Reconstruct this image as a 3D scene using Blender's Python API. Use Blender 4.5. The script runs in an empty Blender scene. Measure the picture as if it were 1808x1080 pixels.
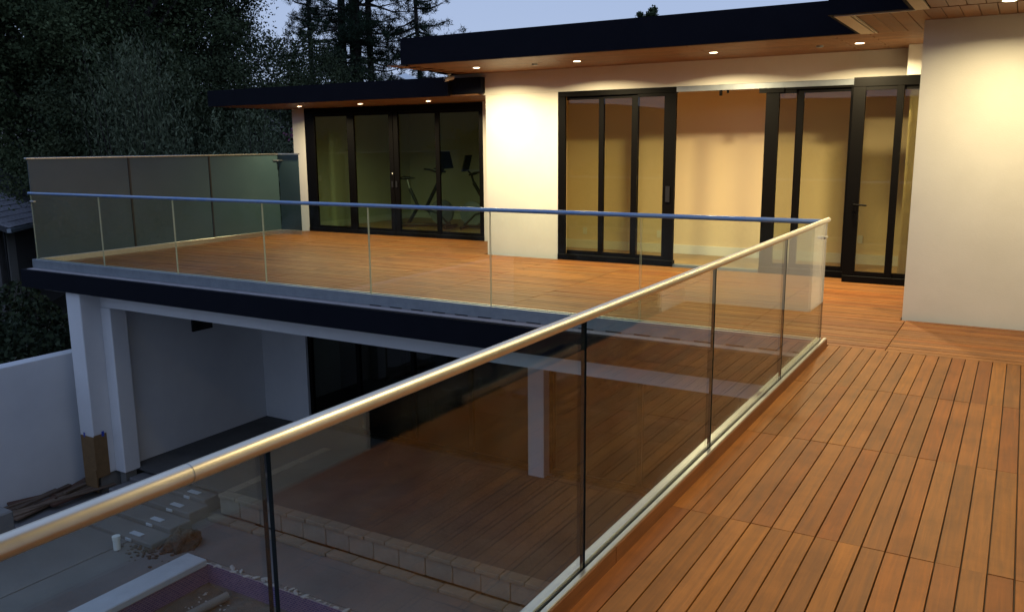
import bpy, bmesh, math, random
import numpy as np
from mathutils import Vector, Matrix, noise as mnoise
R = math.radians
scene = bpy.context.scene
COL = scene.collection
rnd = random.Random(7)

# ------------------------------------------------------------------ camera, sky, exposure
cam_data = bpy.data.cameras.new("camera")
cam = bpy.data.objects.new("camera", cam_data)
COL.objects.link(cam)
cr = Vector((0.85944827, 0.51114894, -0.00868475))
cu = Vector((-0.08722546, 0.16335808, 0.98270334))
cf = Vector((-0.5037265, 0.84382516, -0.18498302))
M = Matrix((cr, cu, -cf)).transposed().to_4x4()
M.translation = Vector((0, 0, 1.70))
cam.matrix_world = M
cam_data.sensor_width = 36
cam_data.lens = 1503.2 / 1808 * 36
cam_data.clip_start = 0.05
cam_data.clip_end = 2000
scene.camera = cam
scene.render.resolution_x = 1024
scene.render.resolution_y = 611

world = bpy.data.worlds.new("World")
scene.world = world
world.use_nodes = True
wn = world.node_tree
wn.nodes.clear()
wo = wn.nodes.new('ShaderNodeOutputWorld')
wb = wn.nodes.new('ShaderNodeBackground')
sky = wn.nodes.new('ShaderNodeTexSky')
sky.sky_type = 'NISHITA'
sky.sun_disc = False
SUN_EL, SUN_ROT = -1.5, 200
sky.sun_elevation = R(SUN_EL)
sky.sun_rotation = R(SUN_ROT)
sky.air_density = 1.4
sky.dust_density = 0.6
sky.ozone_density = 4.0
SKY_STRENGTH = 0.12
mixc = wn.nodes.new('ShaderNodeMix'); mixc.data_type = 'RGBA'; mixc.blend_type = 'MIX'
mixc.inputs[0].default_value = 0.85
wn.links.new(sky.outputs[0], mixc.inputs[6])
# even dusk gradient: paler towards the horizon
tc = wn.nodes.new('ShaderNodeTexCoord'); sp = wn.nodes.new('ShaderNodeSeparateXYZ')
wn.links.new(tc.outputs['Generated'], sp.inputs[0])
ramp = wn.nodes.new('ShaderNodeValToRGB')
ramp.color_ramp.elements[0].position = 0.0; ramp.color_ramp.elements[0].color = (4.6, 5.6, 7.6, 1)
ramp.color_ramp.elements[1].position = 1.0; ramp.color_ramp.elements[1].color = (2.8, 3.9, 6.8, 1)
e = ramp.color_ramp.elements.new(.28); e.color = (3.4, 4.5, 7.0, 1)
e = ramp.color_ramp.elements.new(.6); e.color = (3.1, 4.3, 7.0, 1)
wn.links.new(sp.outputs[2], ramp.inputs[0])
wn.links.new(ramp.outputs[0], mixc.inputs[7])
wn.links.new(mixc.outputs[2], wb.inputs[0])
wb.inputs[1].default_value = SKY_STRENGTH
wn.links.new(wb.outputs[0], wo.inputs[0])

scene.view_settings.view_transform = 'Standard'
scene.view_settings.look = 'None'
scene.view_settings.gamma = 1
scene.view_settings.use_curve_mapping = False
scene.view_settings.exposure = 0
try:
    scene.cycles.max_bounces = 14
    scene.cycles.transparent_max_bounces = 32
    scene.cycles.glossy_bounces = 6
    scene.cycles.diffuse_bounces = 5
    scene.cycles.sample_clamp_indirect = 4
    scene.cycles.caustics_reflective = False
except Exception:
    pass

# ------------------------------------------------------------------ helpers
def tag(o, label=None, cat=None, group=None, kind=None):
    if label: o['label'] = label
    if cat: o['category'] = cat
    if group: o['group'] = group
    if kind: o['kind'] = kind
    return o

def empty(name, loc=(0, 0, 0), rz=0.0, parent=None):
    o = bpy.data.objects.new(name, None)
    o.empty_display_size = .1
    COL.objects.link(o)
    o.location = loc
    o.rotation_euler = (0, 0, rz)
    if parent: o.parent = parent
    return o

def obj(name, me, mat=None, parent=None, loc=None, rot=None):
    """links a mesh as ONE object"""
    if isinstance(me, bmesh.types.BMesh):
        m = bpy.data.meshes.new(name)
        me.normal_update()
        me.to_mesh(m); me.free(); me = m
    if mat is not None and not me.materials:
        for k in (mat if isinstance(mat, (list, tuple)) else [mat]): me.materials.append(k)
    o = bpy.data.objects.new(name, me)
    COL.objects.link(o)
    if parent: o.parent = parent
    if loc: o.location = loc
    if rot: o.rotation_euler = rot
    return o

def ab(bm, x0, x1, y0, y1, z0, z1, mi=0, bev=0):
    """axis-aligned box into a bmesh"""
    vs = [bm.verts.new((x, y, z)) for z in (z0, z1) for y in (y0, y1) for x in (x0, x1)]
    fs = []
    for q in ((0, 2, 3, 1), (4, 5, 7, 6), (0, 1, 5, 4), (2, 6, 7, 3), (0, 4, 6, 2), (1, 3, 7, 5)):
        f = bm.faces.new([vs[i] for i in q]); f.material_index = mi; fs.append(f)
    if bev:
        es = list({e for f in fs for e in f.edges})
        bmesh.ops.bevel(bm, geom=es, offset=bev, segments=1, affect='EDGES', profile=.5)
    return vs

def box(name, x0, x1, y0, y1, z0, z1, mat, parent=None, bev=0):
    bm = bmesh.new(); ab(bm, min(x0, x1), max(x0, x1), min(y0, y1), max(y0, y1), min(z0, z1), max(z0, z1), 0, bev)
    return obj(name, bm, mat, parent)

def boxes(name, L, mat, parent=None, bev=0):
    bm = bmesh.new()
    for b in L: ab(bm, *b, 0, bev)
    return obj(name, bm, mat, parent)

def tube(bm, pts, radii, seg=10, caps=True, mi=0, smooth=True):
    pts = [Vector(p) for p in pts]
    if not isinstance(radii, (list, tuple)): radii = [radii] * len(pts)
    rings = []
    up = Vector((0.03, 0.02, 1))
    for i, p in enumerate(pts):
        d = (pts[min(i + 1, len(pts) - 1)] - pts[max(i - 1, 0)]).normalized()
        u = up if abs(d.dot(up.normalized())) < .95 else Vector((1, 0.05, 0))
        a = d.cross(u).normalized(); b = d.cross(a).normalized()
        rings.append([bm.verts.new(p + (a * math.cos(t) + b * math.sin(t)) * radii[i]) for t in (2 * math.pi * k / seg for k in range(seg))])
    for i in range(len(rings) - 1):
        for k in range(seg):
            f = bm.faces.new((rings[i][k], rings[i][(k + 1) % seg], rings[i + 1][(k + 1) % seg], rings[i + 1][k]))
            f.smooth = smooth; f.material_index = mi
    if caps:
        for rg_ in (rings[0][::-1], rings[-1]):     # caps keep their own vertices so the barrel shades straight
            bm.faces.new([bm.verts.new(v.co) for v in rg_]).material_index = mi

def prism(bm, poly, z0, z1, mi=0):
    a = [bm.verts.new((x, y, z0)) for x, y in poly]; b = [bm.verts.new((x, y, z1)) for x, y in poly]
    n = len(poly)
    bm.faces.new(a[::-1]).material_index = mi; bm.faces.new(b).material_index = mi
    for i in range(n): bm.faces.new((a[i], a[(i + 1) % n], b[(i + 1) % n], b[i])).material_index = mi

# ------------------------------------------------------------------ materials
def mat(name, col=(.5, .5, .5), rough=.6, metal=0.0, spec=.5, noise=None, bump=None, col2=None, coat=0, detail=4):
    """principled; noise=(scale, low, high) mottles the colour towards col2; bump=(scale, strength, distance)"""
    m = bpy.data.materials.new(name); m.use_nodes = True
    nt = m.node_tree; b = nt.nodes['Principled BSDF']
    b.inputs['Base Color'].default_value = (*col, 1)
    b.inputs['Roughness'].default_value = rough
    b.inputs['Metallic'].default_value = metal
    b.inputs['Specular IOR Level'].default_value = spec
    if coat: b.inputs['Coat Weight'].default_value = coat
    t = nt.nodes.new('ShaderNodeTexCoord')
    if noise:
        n = nt.nodes.new('ShaderNodeTexNoise'); n.inputs['Scale'].default_value = noise[0]; n.inputs['Detail'].default_value = detail
        n.inputs['Roughness'].default_value = .6
        nt.links.new(t.outputs['Object'], n.inputs['Vector'])
        r = nt.nodes.new('ShaderNodeValToRGB')
        r.color_ramp.elements[0].position = noise[1]; r.color_ramp.elements[1].position = noise[2]
        r.color_ramp.elements[0].color = (*col, 1); r.color_ramp.elements[1].color = (*(col2 or tuple(c * .8 for c in col)), 1)
        nt.links.new(n.outputs[0], r.inputs[0]); nt.links.new(r.outputs[0], b.inputs['Base Color'])
    if bump:
        n2 = nt.nodes.new('ShaderNodeTexNoise'); n2.inputs['Scale'].default_value = bump[0]; n2.inputs['Detail'].default_value = 5
        nt.links.new(t.outputs['Object'], n2.inputs['Vector'])
        bp = nt.nodes.new('ShaderNodeBump'); bp.inputs['Strength'].default_value = bump[1]; bp.inputs['Distance'].default_value = bump[2]
        nt.links.new(n2.outputs[0], bp.inputs['Height']); nt.links.new(bp.outputs[0], b.inputs['Normal'])
    return m

def wood_mat(name, cols, along='X', rough=.5, grain=1.0, gscale=1.0, spec=.4):
    """planks: one tone per plank (object random + 'rnd' attribute), long grain along an axis, knots"""
    m = bpy.data.materials.new(name); m.use_nodes = True
    nt = m.node_tree; N = nt.nodes.new; L = nt.links.new; b = nt.nodes['Principled BSDF']
    oi = N('ShaderNodeObjectInfo'); at = N('ShaderNodeAttribute'); at.attribute_name = 'rnd'
    ad = N('ShaderNodeMath'); ad.operation = 'ADD'; L(oi.outputs['Random'], ad.inputs[0]); L(at.outputs['Fac'], ad.inputs[1])
    fr = N('ShaderNodeMath'); fr.operation = 'FRACT'; L(ad.outputs[0], fr.inputs[0])
    rp = N('ShaderNodeValToRGB'); rp.color_ramp.interpolation = 'LINEAR'
    el = rp.color_ramp.elements
    while len(el) < len(cols): el.new(.5)
    for i, c in enumerate(cols): el[i].position = i / (len(cols) - 1); el[i].color = (*c, 1)
    L(fr.outputs[0], rp.inputs[0])
    tcn = N('ShaderNodeTexCoord'); mp = N('ShaderNodeMapping')
    s = (1.2, 28, 28) if along == 'X' else (28, 1.2, 28)
    mp.inputs['Scale'].default_value = tuple(v * gscale for v in s)
    off = N('ShaderNodeVectorMath'); off.operation = 'SCALE'; off.inputs[0].default_value = (31, 17, 9); L(fr.outputs[0], off.inputs['Scale'])
    av = N('ShaderNodeVectorMath'); av.operation = 'ADD'; L(tcn.outputs['Object'], av.inputs[0]); L(off.outputs[0], av.inputs[1])
    L(av.outputs[0], mp.inputs['Vector'])
    n = N('ShaderNodeTexNoise'); n.inputs['Scale'].default_value = 1.6; n.inputs['Detail'].default_value = 6; n.inputs['Roughness'].default_value = .65
    n.inputs['Distortion'].default_value = .6
    L(mp.outputs[0], n.inputs['Vector'])
    gr = N('ShaderNodeMapRange'); gr.inputs[1].default_value = .3; gr.inputs[2].default_value = .7; gr.inputs[3].default_value = 1 - .32 * grain; gr.inputs[4].default_value = 1 + .16 * grain
    L(n.outputs[0], gr.inputs[0])
    n2 = N('ShaderNodeTexNoise'); n2.inputs['Scale'].default_value = 2.2; n2.inputs['Detail'].default_value = 2; L(av.outputs[0], n2.inputs['Vector'])
    g2 = N('ShaderNodeMapRange'); g2.inputs[1].default_value = .3; g2.inputs[2].default_value = .75; g2.inputs[3].default_value = .86; g2.inputs[4].default_value = 1.12
    L(n2.outputs[0], g2.inputs[0])
    mu = N('ShaderNodeMath'); mu.operation = 'MULTIPLY'; L(gr.outputs[0], mu.inputs[0]); L(g2.outputs[0], mu.inputs[1])
    ge = N('ShaderNodeNewGeometry'); n3 = N('ShaderNodeTexNoise'); n3.inputs['Scale'].default_value = 3.1; n3.inputs['Detail'].default_value = 7; n3.inputs['Roughness'].default_value = .7
    L(ge.outputs['Position'], n3.inputs['Vector'])
    g3 = N('ShaderNodeMapRange'); g3.inputs[1].default_value = .28; g3.inputs[2].default_value = .52; g3.inputs[3].default_value = .78; g3.inputs[4].default_value = 1.04; L(n3.outputs[0], g3.inputs[0])
    m3 = N('ShaderNodeMath'); m3.operation = 'MULTIPLY'; L(mu.outputs[0], m3.inputs[0]); L(g3.outputs[0], m3.inputs[1])
    vm = N('ShaderNodeVectorMath'); vm.operation = 'SCALE'; L(rp.outputs[0], vm.inputs[0]); L(m3.outputs[0], vm.inputs['Scale'])
    L(vm.outputs[0], b.inputs['Base Color'])
    rr = N('ShaderNodeMapRange'); rr.inputs[3].default_value = rough - .1; rr.inputs[4].default_value = rough + .12; L(n.outputs[0], rr.inputs[0]); L(rr.outputs[0], b.inputs['Roughness'])
    b.inputs['Specular IOR Level'].default_value = spec
    bp = N('ShaderNodeBump'); bp.inputs['Strength'].default_value = .25; bp.inputs['Distance'].default_value = .002
    L(n.outputs[0], bp.inputs['Height']); L(bp.outputs[0], b.inputs['Normal'])
    return m

def glass_mat(name, tint=(.9, .95, .92), refl=1.0, rough=0.0, dirt=0.0):
    m = bpy.data.materials.new(name); m.use_nodes = True
    nt = m.node_tree; nt.nodes.clear(); N = nt.nodes.new; L = nt.links.new
    o = N('ShaderNodeOutputMaterial'); t = N('ShaderNodeBsdfTransparent'); t.inputs[0].default_value = (*tint, 1)
    g = N('ShaderNodeBsdfGlossy'); g.inputs['Roughness'].default_value = rough; g.inputs['Color'].default_value = (refl, refl, refl, 1)
    f = N('ShaderNodeFresnel'); f.inputs['IOR'].default_value = 1.52
    # the pane is a thin box: use the front-face value on both faces
    ge = N('ShaderNodeNewGeometry'); fl = N('ShaderNodeVectorMath'); fl.operation = 'SCALE'
    sg = N('ShaderNodeMapRange'); sg.inputs[3].default_value = 1; sg.inputs[4].default_value = 1
    x = N('ShaderNodeMixShader')
    lw = N('ShaderNodeLayerWeight'); lw.inputs['Blend'].default_value = .5
    dt = N('ShaderNodeVectorMath'); dt.operation = 'DOT_PRODUCT'; L(ge.outputs['Incoming'], dt.inputs[0]); L(ge.outputs['Normal'], dt.inputs[1])
    ab_ = N('ShaderNodeMath'); ab_.operation = 'ABSOLUTE'; L(dt.outputs['Value'], ab_.inputs[0])
    om = N('ShaderNodeMath'); om.operation = 'SUBTRACT'; om.inputs[0].default_value = 1; L(ab_.outputs[0], om.inputs[1]); om.use_clamp = True
    pw = N('ShaderNodeMath'); pw.operation = 'POWER'; L(om.outputs[0], pw.inputs[0]); pw.inputs[1].default_value = 5
    ml = N('ShaderNodeMath'); ml.operation = 'MULTIPLY_ADD'; L(pw.outputs[0], ml.inputs[0]); ml.inputs[1].default_value = .95; ml.inputs[2].default_value = .040
    L(ml.outputs[0], x.inputs[0]); L(t.outputs[0], x.inputs[1]); L(g.outputs[0], x.inputs[2])
    last = x
    if dirt:
        df = N('ShaderNodeBsdfDiffuse'); df.inputs[0].default_value = (.6, .62, .6, 1); mx = N('ShaderNodeMixShader')
        nn = N('ShaderNodeTexNoise'); nn.inputs['Scale'].default_value = 3; nn.inputs['Detail'].default_value = 6; tcx = N('ShaderNodeTexCoord'); L(tcx.outputs['Object'], nn.inputs['Vector'])
        mr = N('ShaderNodeMapRange'); mr.inputs[1].default_value = .4; mr.inputs[2].default_value = .8; mr.inputs[4].default_value = dirt; L(nn.outputs[0], mr.inputs[0])
        L(mr.outputs[0], mx.inputs[0]); L(x.outputs[0], mx.inputs[1]); L(df.outputs[0], mx.inputs[2]); last = mx
    L(last.outputs[0], o.inputs[0])
    return m

def emis(name, col, s):
    m = bpy.data.materials.new(name); m.use_nodes = True
    b = m.node_tree.nodes['Principled BSDF']; b.inputs['Base Color'].default_value = (.8, .8, .8, 1)
    b.inputs['Emission Color'].default_value = (*col, 1); b.inputs['Emission Strength'].default_value = s
    return m

STUCCO = mat('white_stucco', (.72, .70, .64), .85, spec=.2, noise=(2.2, .3, .8), col2=(.655, .635, .575), bump=(75, .28, .004))
STUCCO2 = mat('lower_stucco', (.68, .68, .68), .9, spec=.2, noise=(1.3, .35, .8), col2=(.60, .60, .61), bump=(120, .3, .003))
PAINT_IN = mat('interior_paint', (.78, .64, .45), .8, spec=.2, noise=(1.2, .4, .8), col2=(.76, .62, .43))
NAVY = mat('dark_metal_fascia', (.0035, .0045, .009), .8, spec=.12, noise=(3, .4, .7), col2=(.005, .006, .011))
BLACKF = mat('black_aluminium', (.0018, .0014, .0011), .5, spec=.10)
SHOE = mat('satin_aluminium', (.60, .59, .55), .36, metal=1.0, noise=(14, .4, .7), col2=(.54, .54, .52))
SHOEG = mat('grey_channel', (.30, .33, .36), .45, metal=.6, noise=(9, .4, .7), col2=(.25, .28, .31))
RAILM = mat('brushed_steel_rail', (.80, .74, .62), .40, metal=1.0, noise=(5, .35, .75), col2=(.68, .62, .50))
BLUER = mat('blue_filmed_rail', (.26, .34, .46), .34, metal=.35, spec=.5, noise=(7, .4, .7), col2=(.17, .28, .50))
LEDGE = mat('pinkish_ledge', (.42, .38, .38), .7, noise=(11, .3, .75), col2=(.30, .27, .27), bump=(40, .4, .004))
DECKC = [(.215, .070, .014), (.255, .100, .020), (.19, .074, .018), (.27, .108, .026), (.18, .060, .014), (.245, .082, .014), (.20, .082, .023), (.26, .104, .022)]
DECKY = wood_mat('deck_wood_along_y', DECKC, 'Y', .56, spec=.22)
DECKX = wood_mat('deck_wood_along_x', DECKC, 'X', .5, spec=.28)
SOFC = [(.20, .095, .036), (.235, .11, .042), (.17, .08, .030), (.22, .105, .04)]
SOFY = wood_mat('soffit_wood_along_y', SOFC, 'Y', .5, .6)
SOFX = wood_mat('soffit_wood_along_x', SOFC, 'X', .5, .6)
CURBW = wood_mat('curb_wood', [(.20, .08, .03), (.24, .095, .034)], 'Y', .5)
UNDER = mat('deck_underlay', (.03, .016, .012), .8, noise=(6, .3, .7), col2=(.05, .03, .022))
TRIM = mat('pale_trim', (.50, .44, .33), .5, spec=.4)
GL_RAIL = glass_mat('railing_glass', (.91, .955, .925), 1.0, dirt=.022)
GL_DOOR = glass_mat('door_glass', (.78, .78, .67), 1.0)
GL_WING = glass_mat('wing_door_glass', (.70, .77, .68), 1.0)
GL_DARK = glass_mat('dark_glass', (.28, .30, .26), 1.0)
GEDGE = mat('glass_edge', (.006, .014, .013), .25, spec=.35)
GEDGE_LIT = mat('glass_edge_lit', (.35, .42, .36), .2, spec=.8)  # lit copy of the glass edge: lamplight on the terrace railing put into the colour
FROST = mat('obscure_glass', (.042, .076, .088), .33, spec=.5, noise=(1.1, .35, .7), col2=(.032, .062, .074))
CONC = mat('concrete', (.22, .215, .20), .9, noise=(1.6, .3, .75), col2=(.15, .145, .135), bump=(30, .4, .01))
CONCD = mat('poured_ground_slab', (.17, .165, .165), .85, noise=(.9, .35, .7), col2=(.12, .115, .115), bump=(22, .35, .012))
COPE = mat('pale_coping', (.50, .53, .58), .6, noise=(5, .3, .8), col2=(.42, .45, .50), bump=(60, .2, .003))
DIRT = mat('pool_dirt', (.155, .14, .12), .95, noise=(2.2, .3, .7), col2=(.085, .075, .065), bump=(9, .9, .05))
SOIL = mat('dark_soil', (.035, .032, .022), .95, noise=(1.2, .3, .7), col2=(.055, .05, .03), bump=(4, .8, .08))
MORTAR = mat('white_mortar', (.42, .41, .40), .9, bump=(50, .7, .01))
BLOCKM = mat('concrete_block', (.26, .235, .20), .9, noise=(7, .3, .7), col2=(.20, .18, .155), bump=(70, .6, .006))
PAVERM = mat('paver_course', (.25, .215, .17), .9, noise=(8, .3, .7), col2=(.18, .155, .125), bump=(50, .5, .006))
CARD = mat('cardboard', (.20, .115, .045), .85, noise=(9, .4, .7), col2=(.16, .09, .035))
TAPE = mat('blue_tape', (.02, .06, .42), .5)
PLASTIC_W = mat('white_plastic', (.75, .76, .74), .4)
PLASTIC_B = mat('black_plastic', (.01, .01, .011), .4)
BARK = mat('bark', (.045, .035, .028), .95, noise=(6, .3, .7), col2=(.025, .02, .016), bump=(14, 1, .05))
ROOFSH = mat('roof_shingle', (.30, .29, .31), .9, noise=(18, .3, .7), col2=(.17, .165, .18), bump=(60, .6, .01))
SCRAP = wood_mat('scrap_wood', [(.16, .11, .075), (.09, .06, .045), (.22, .16, .11), (.12, .06, .04)], 'X', .85)
RUST = mat('rusty_earth', (.08, .04, .022), .95, noise=(9, .35, .6), col2=(.065, .055, .048), bump=(14, 1, .06))
PAINT_WING = mat('wing_paint', (.60, .62, .54), .8, spec=.2, noise=(1.2, .4, .8), col2=(.57, .59, .51))
INFLOOR = wood_mat('interior_floor_wood', [(.36, .23, .11), (.33, .21, .10)], 'X', .35)
LENS = emis('lamp_lens', (1.0, .80, .52), 22)
LENS.node_tree.nodes['Principled BSDF'].inputs['Base Color'].default_value = (.9, .8, .6, 1)

def tile_mat():
    m = bpy.data.materials.new('purple_mosaic'); m.use_nodes = True
    nt = m.node_tree; N = nt.nodes.new; L = nt.links.new; b = nt.nodes['Principled BSDF']
    t = N('ShaderNodeTexCoord'); s = N('ShaderNodeSeparateXYZ'); L(t.outputs['Object'], s.inputs[0])
    a = N('ShaderNodeMath'); a.operation = 'ADD'; L(s.outputs[0], a.inputs[0]); L(s.outputs[1], a.inputs[1])
    c = N('ShaderNodeCombineXYZ'); L(a.outputs[0], c.inputs[0]); L(s.outputs[2], c.inputs[1])
    br = N('ShaderNodeTexBrick'); L(c.outputs[0], br.inputs['Vector'])
    br.inputs['Scale'].default_value = 1; br.inputs['Brick Width'].default_value = .05; br.inputs['Row Height'].default_value = .026
    br.inputs['Mortar Size'].default_value = .003; br.inputs['Color1'].default_value = (.055, .040, .16, 1); br.inputs['Color2'].default_value = (.13, .09, .22, 1)
    br.inputs['Mortar'].default_value = (.28, .25, .30, 1); br.inputs['Bias'].default_value = -.1
    L(br.outputs[0], b.inputs['Base Color']); b.inputs['Roughness'].default_value = .3
    return m
MOSAIC = tile_mat()

def leaf_mat(name, c1, c2, rough=.7):
    m = bpy.data.materials.new(name); m.use_nodes = True
    nt = m.node_tree; N = nt.nodes.new; L = nt.links.new; b = nt.nodes['Principled BSDF']
    at = N('ShaderNodeAttribute'); at.attribute_name = 'rnd'
    r = N('ShaderNodeValToRGB'); r.color_ramp.elements[0].color = (*c1, 1); r.color_ramp.elements[1].color = (*c2, 1)
    L(at.outputs['Fac'], r.inputs[0]); L(r.outputs[0], b.inputs['Base Color'])
    b.inputs['Roughness'].default_value = rough; b.inputs['Specular IOR Level'].default_value = .06
    return m
LEAF_DARK = leaf_mat('dark_leaf', (.026, .040, .018), (.105, .130, .060))
LEAF_DEEP = leaf_mat('deep_leaf', (.022, .031, .016), (.080, .096, .046))
LEAF_OLIVE = leaf_mat('silver_leaf', (.045, .058, .032), (.14, .16, .095))
LEAF_PINE = leaf_mat('pine_needle', (.014, .026, .016), (.04, .06, .034))
LEAF_HEDGE = leaf_mat('hedge_leaf', (.012, .018, .010), (.045, .06, .03))
LEAF_PINK = leaf_mat('pink_blossom', (.16, .05, .09), (.30, .12, .19))

# ------------------------------------------------------------------ terrain and courtyard ground
GZ = -3.42
bm = bmesh.new()
G = 56
def terr(x, y):
    r = math.hypot(x + 5, y - 5)
    h = GZ - .06
    if r > 26: h += min((r - 26) * .02, 6) + 1.2 * mnoise.noise(Vector((x * .02, y * .02, 0))) * min(1, (r - 26) / 40)
    # the hillside on the far side of the valley, seen only as a reflection
    if r > 110: h += (r - 110) * .045 * (1 + .5 * mnoise.noise(Vector((x * .006, y * .006, 4))))
    return h
xs = sorted({round(s * (abs(t) ** 1.8) * 900, 2) for t in np.linspace(0, 1, G) for s in (-1, 1)})
grid = [[bm.verts.new((x, y, terr(x, y))) for y in xs] for x in xs]
POOLX0, POOLX1, POOLY0, POOLY1 = -8.41, -1.9, -6.0, 6.55
for i in range(len(xs) - 1):
    for j in range(len(xs) - 1):
        if -27 < xs[i] and xs[i + 1] < 12 and -22 < xs[j] and xs[j + 1] < 27: continue
        f = bm.faces.new((grid[i][j], grid[i + 1][j], grid[i + 1][j + 1], grid[i][j + 1])); f.smooth = True
# inner frame of the ground, with the pool hole
ix0 = min(x for x in xs if x > -27); ix1 = max(x for x in xs if x < 12); iy0 = min(x for x in xs if x > -22); iy1 = max(x for x in xs if x < 27)
def flat(a, b, c, d, z):
    v = [bm.verts.new(p) for p in ((a, c, z), (b, c, z), (b, d, z), (a, d, z))]; bm.faces.new(v)
z = GZ - .06
flat(ix0, POOLX0 - .1, iy0, iy1, z); flat(POOLX1 + .1, ix1, iy0, iy1, z)
flat(POOLX0 - .1, POOLX1 + .1, iy0, POOLY0 - .1, z); flat(POOLX0 - .1, POOLX1 + .1, POOLY1 + .1, iy1, z)
tag(obj('terrain', bm, SOIL), kind='structure', label='dark ground and hillside around the house')

def ground_sheet(name, rects, z, m, label):
    bm = bmesh.new()
    for a, b, c, d in rects: ab(bm, a, b, c, d, z - .05, z)
    return tag(obj(name, bm, m), kind='structure', label=label)
ground_sheet('courtyard_ground', [(-9.8, POOLX0 - .33, -6, 9), (POOLX0 - .33, -1.4, 6.62, 7.6), (POOLX1 + .1, -1.4, -6, 6.6)], GZ, CONCD, 'dusty grey courtyard ground round the pool')
ground_sheet('courtyard_slab', [(-12.2, -9.8, -2, 7.7)], -3.41, CONCD, 'pale concrete slab beside the garden wall')

# pool
pool = empty('swimming_pool', (-8.41, 6.55, GZ))
tag(pool, 'unfinished empty pool with pale coping and purple mosaic band', 'pool')
def rel(root, bmf, name, m):
    o = obj(name, bmf, m); o.parent = root; o.matrix_parent_inverse = Matrix.Translation(root.location).inverted(); return o
bm = bmesh.new(); ab(bm, POOLX0 - .33, POOLX0 + .03, -6, 6.53, GZ - .02, GZ + .07, 0, .012)
rel(pool, bm, 'coping', COPE)
bm = bmesh.new(); ab(bm, POOLX0 - .02, POOLX0, -6, 6.57, GZ - .26, GZ - .021); ab(bm, POOLX0, POOLX1, 6.55, 6.57, GZ - .26, GZ - .01)
rel(pool, bm, 'tile_band', MOSAIC)
bm = bmesh.new(); ab(bm, POOLX0 - .06, POOLX0 - .021, -6, 6.62, GZ - 1.2, GZ - .24); ab(bm, POOLX0, POOLX1 + .1, 6.571, 6.62, GZ - 1.2, GZ - .012)
ab(bm, POOLX1, POOLX1 + .1, -6, 6.57, GZ - 1.2, GZ - .012)
rel(pool, bm, 'shell', CONC)
bm = bmesh.new()
nx, ny = 60, 90
gv = [[None] * (ny + 1) for _ in range(nx + 1)]
for i in range(nx + 1):
    for j in range(ny + 1):
        x = POOLX0 - .02 + (POOLX1 - POOLX0 + .04) * i / nx; y = -6 + 12.57 * j / ny
        e = min(x - POOLX0, POOLY1 - y)
        h = GZ - .30 - min(e, 2.5) * .12 + .10 * mnoise.noise(Vector((x * 1.3, y * 1.3, 1))) + .05 * mnoise.noise(Vector((x * 5, y * 5, 3)))
        gv[i][j] = bm.verts.new((x, y, h))
for i in range(nx):
    for j in range(ny):
        f = bm.faces.new((gv[i][j], gv[i + 1][j], gv[i + 1][j + 1], gv[i][j + 1])); f.smooth = True
rel(pool, bm, 'dirt_floor', DIRT)
bm = bmesh.new()
for k in range(150):        # ragged mortar along the far rim and crumbs below it
    if k < 95: x = POOLX0 + .03 + rnd.random() * 6.2; y = 6.56 + rnd.uniform(-.01, .07); zz = GZ + rnd.uniform(-.01, .012); s = rnd.uniform(.008, .03)
    else: x = POOLX0 + .1 + rnd.random() ** 1.5 * 1.9; y = 6.42 - rnd.random() * .35; zz = GZ - .31 - (6.5 - y) * .08; s = rnd.uniform(.006, .015)
    mtx = Matrix.Translation((x, y, zz)) @ Matrix.Rotation(rnd.random() * 3, 4, 'Z') @ Matrix.Diagonal((s * 2.2, s, s * .6, 1))
    bmesh.ops.create_icosphere(bm, subdivisions=1, radius=1, matrix=mtx)
mo = rel(pool, bm, 'mortar_crumbs', MORTAR); mo['kind'] = 'stuff'
bm = bmesh.new(); tube(bm, [(-7.95, 6.45, GZ - .27), (-8.1, 5.6, GZ - .32), (-8.2, 4.6, GZ - .34)], .055, 10)
tag(obj('drain_pipe', bm, CONC), 'grey pipe lying on the dirt inside the empty pool', 'pipe')

# raised patio slab with block face
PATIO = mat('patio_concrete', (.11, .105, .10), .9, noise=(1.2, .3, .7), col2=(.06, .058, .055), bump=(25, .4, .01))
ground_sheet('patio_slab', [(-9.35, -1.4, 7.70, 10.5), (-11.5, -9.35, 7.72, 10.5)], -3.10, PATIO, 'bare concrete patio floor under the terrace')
bw = empty('block_step', (-9.4, 7.65, GZ)); tag(bw, 'low retaining step of grey concrete blocks in front of the patio', 'retaining wall')
def block_mesh(name, w, d, h, m, b=.008):
    q = bmesh.new(); ab(q, -w / 2, w / 2, -d / 2, d / 2, 0, h, 0, b)
    me = bpy.data.meshes.new(name); q.to_mesh(me); q.free(); me.materials.append(m); return me
bme = block_mesh('block', .392, .14, .24, BLOCKM); pme = block_mesh('paver', .325, .16, .055, PAVERM, .006); cme = block_mesh('kerb_stone', .43, .15, .05, PAVERM, .006)
for k in range(20): obj('block', bme, None, bw, (.2 + k * .4, .035 + rnd.uniform(-.004, .004), .03), (0, 0, rnd.uniform(-.008, .008)))
for k in range(24): obj('paver', pme, None, bw, (.17 + k * .333, .02 + rnd.uniform(-.006, .006), .272), (rnd.uniform(-.02, .02), 0, rnd.uniform(-.012, .012)))
for k in range(18): obj('kerb_stone', cme, None, bw, (.2 + k * .44, -.17 + rnd.uniform(-.01, .01), .002), (0, rnd.uniform(-.01, .01), rnd.uniform(-.015, .015)))
for k in range(5): obj('block', bme, None, bw, (.07, .31 + k * .4, .03), (0, 0, math.pi / 2))
for k in range(6): obj('paver', pme, None, bw, (.07, .28 + k * .333, .272), (0, 0, math.pi / 2))

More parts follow.
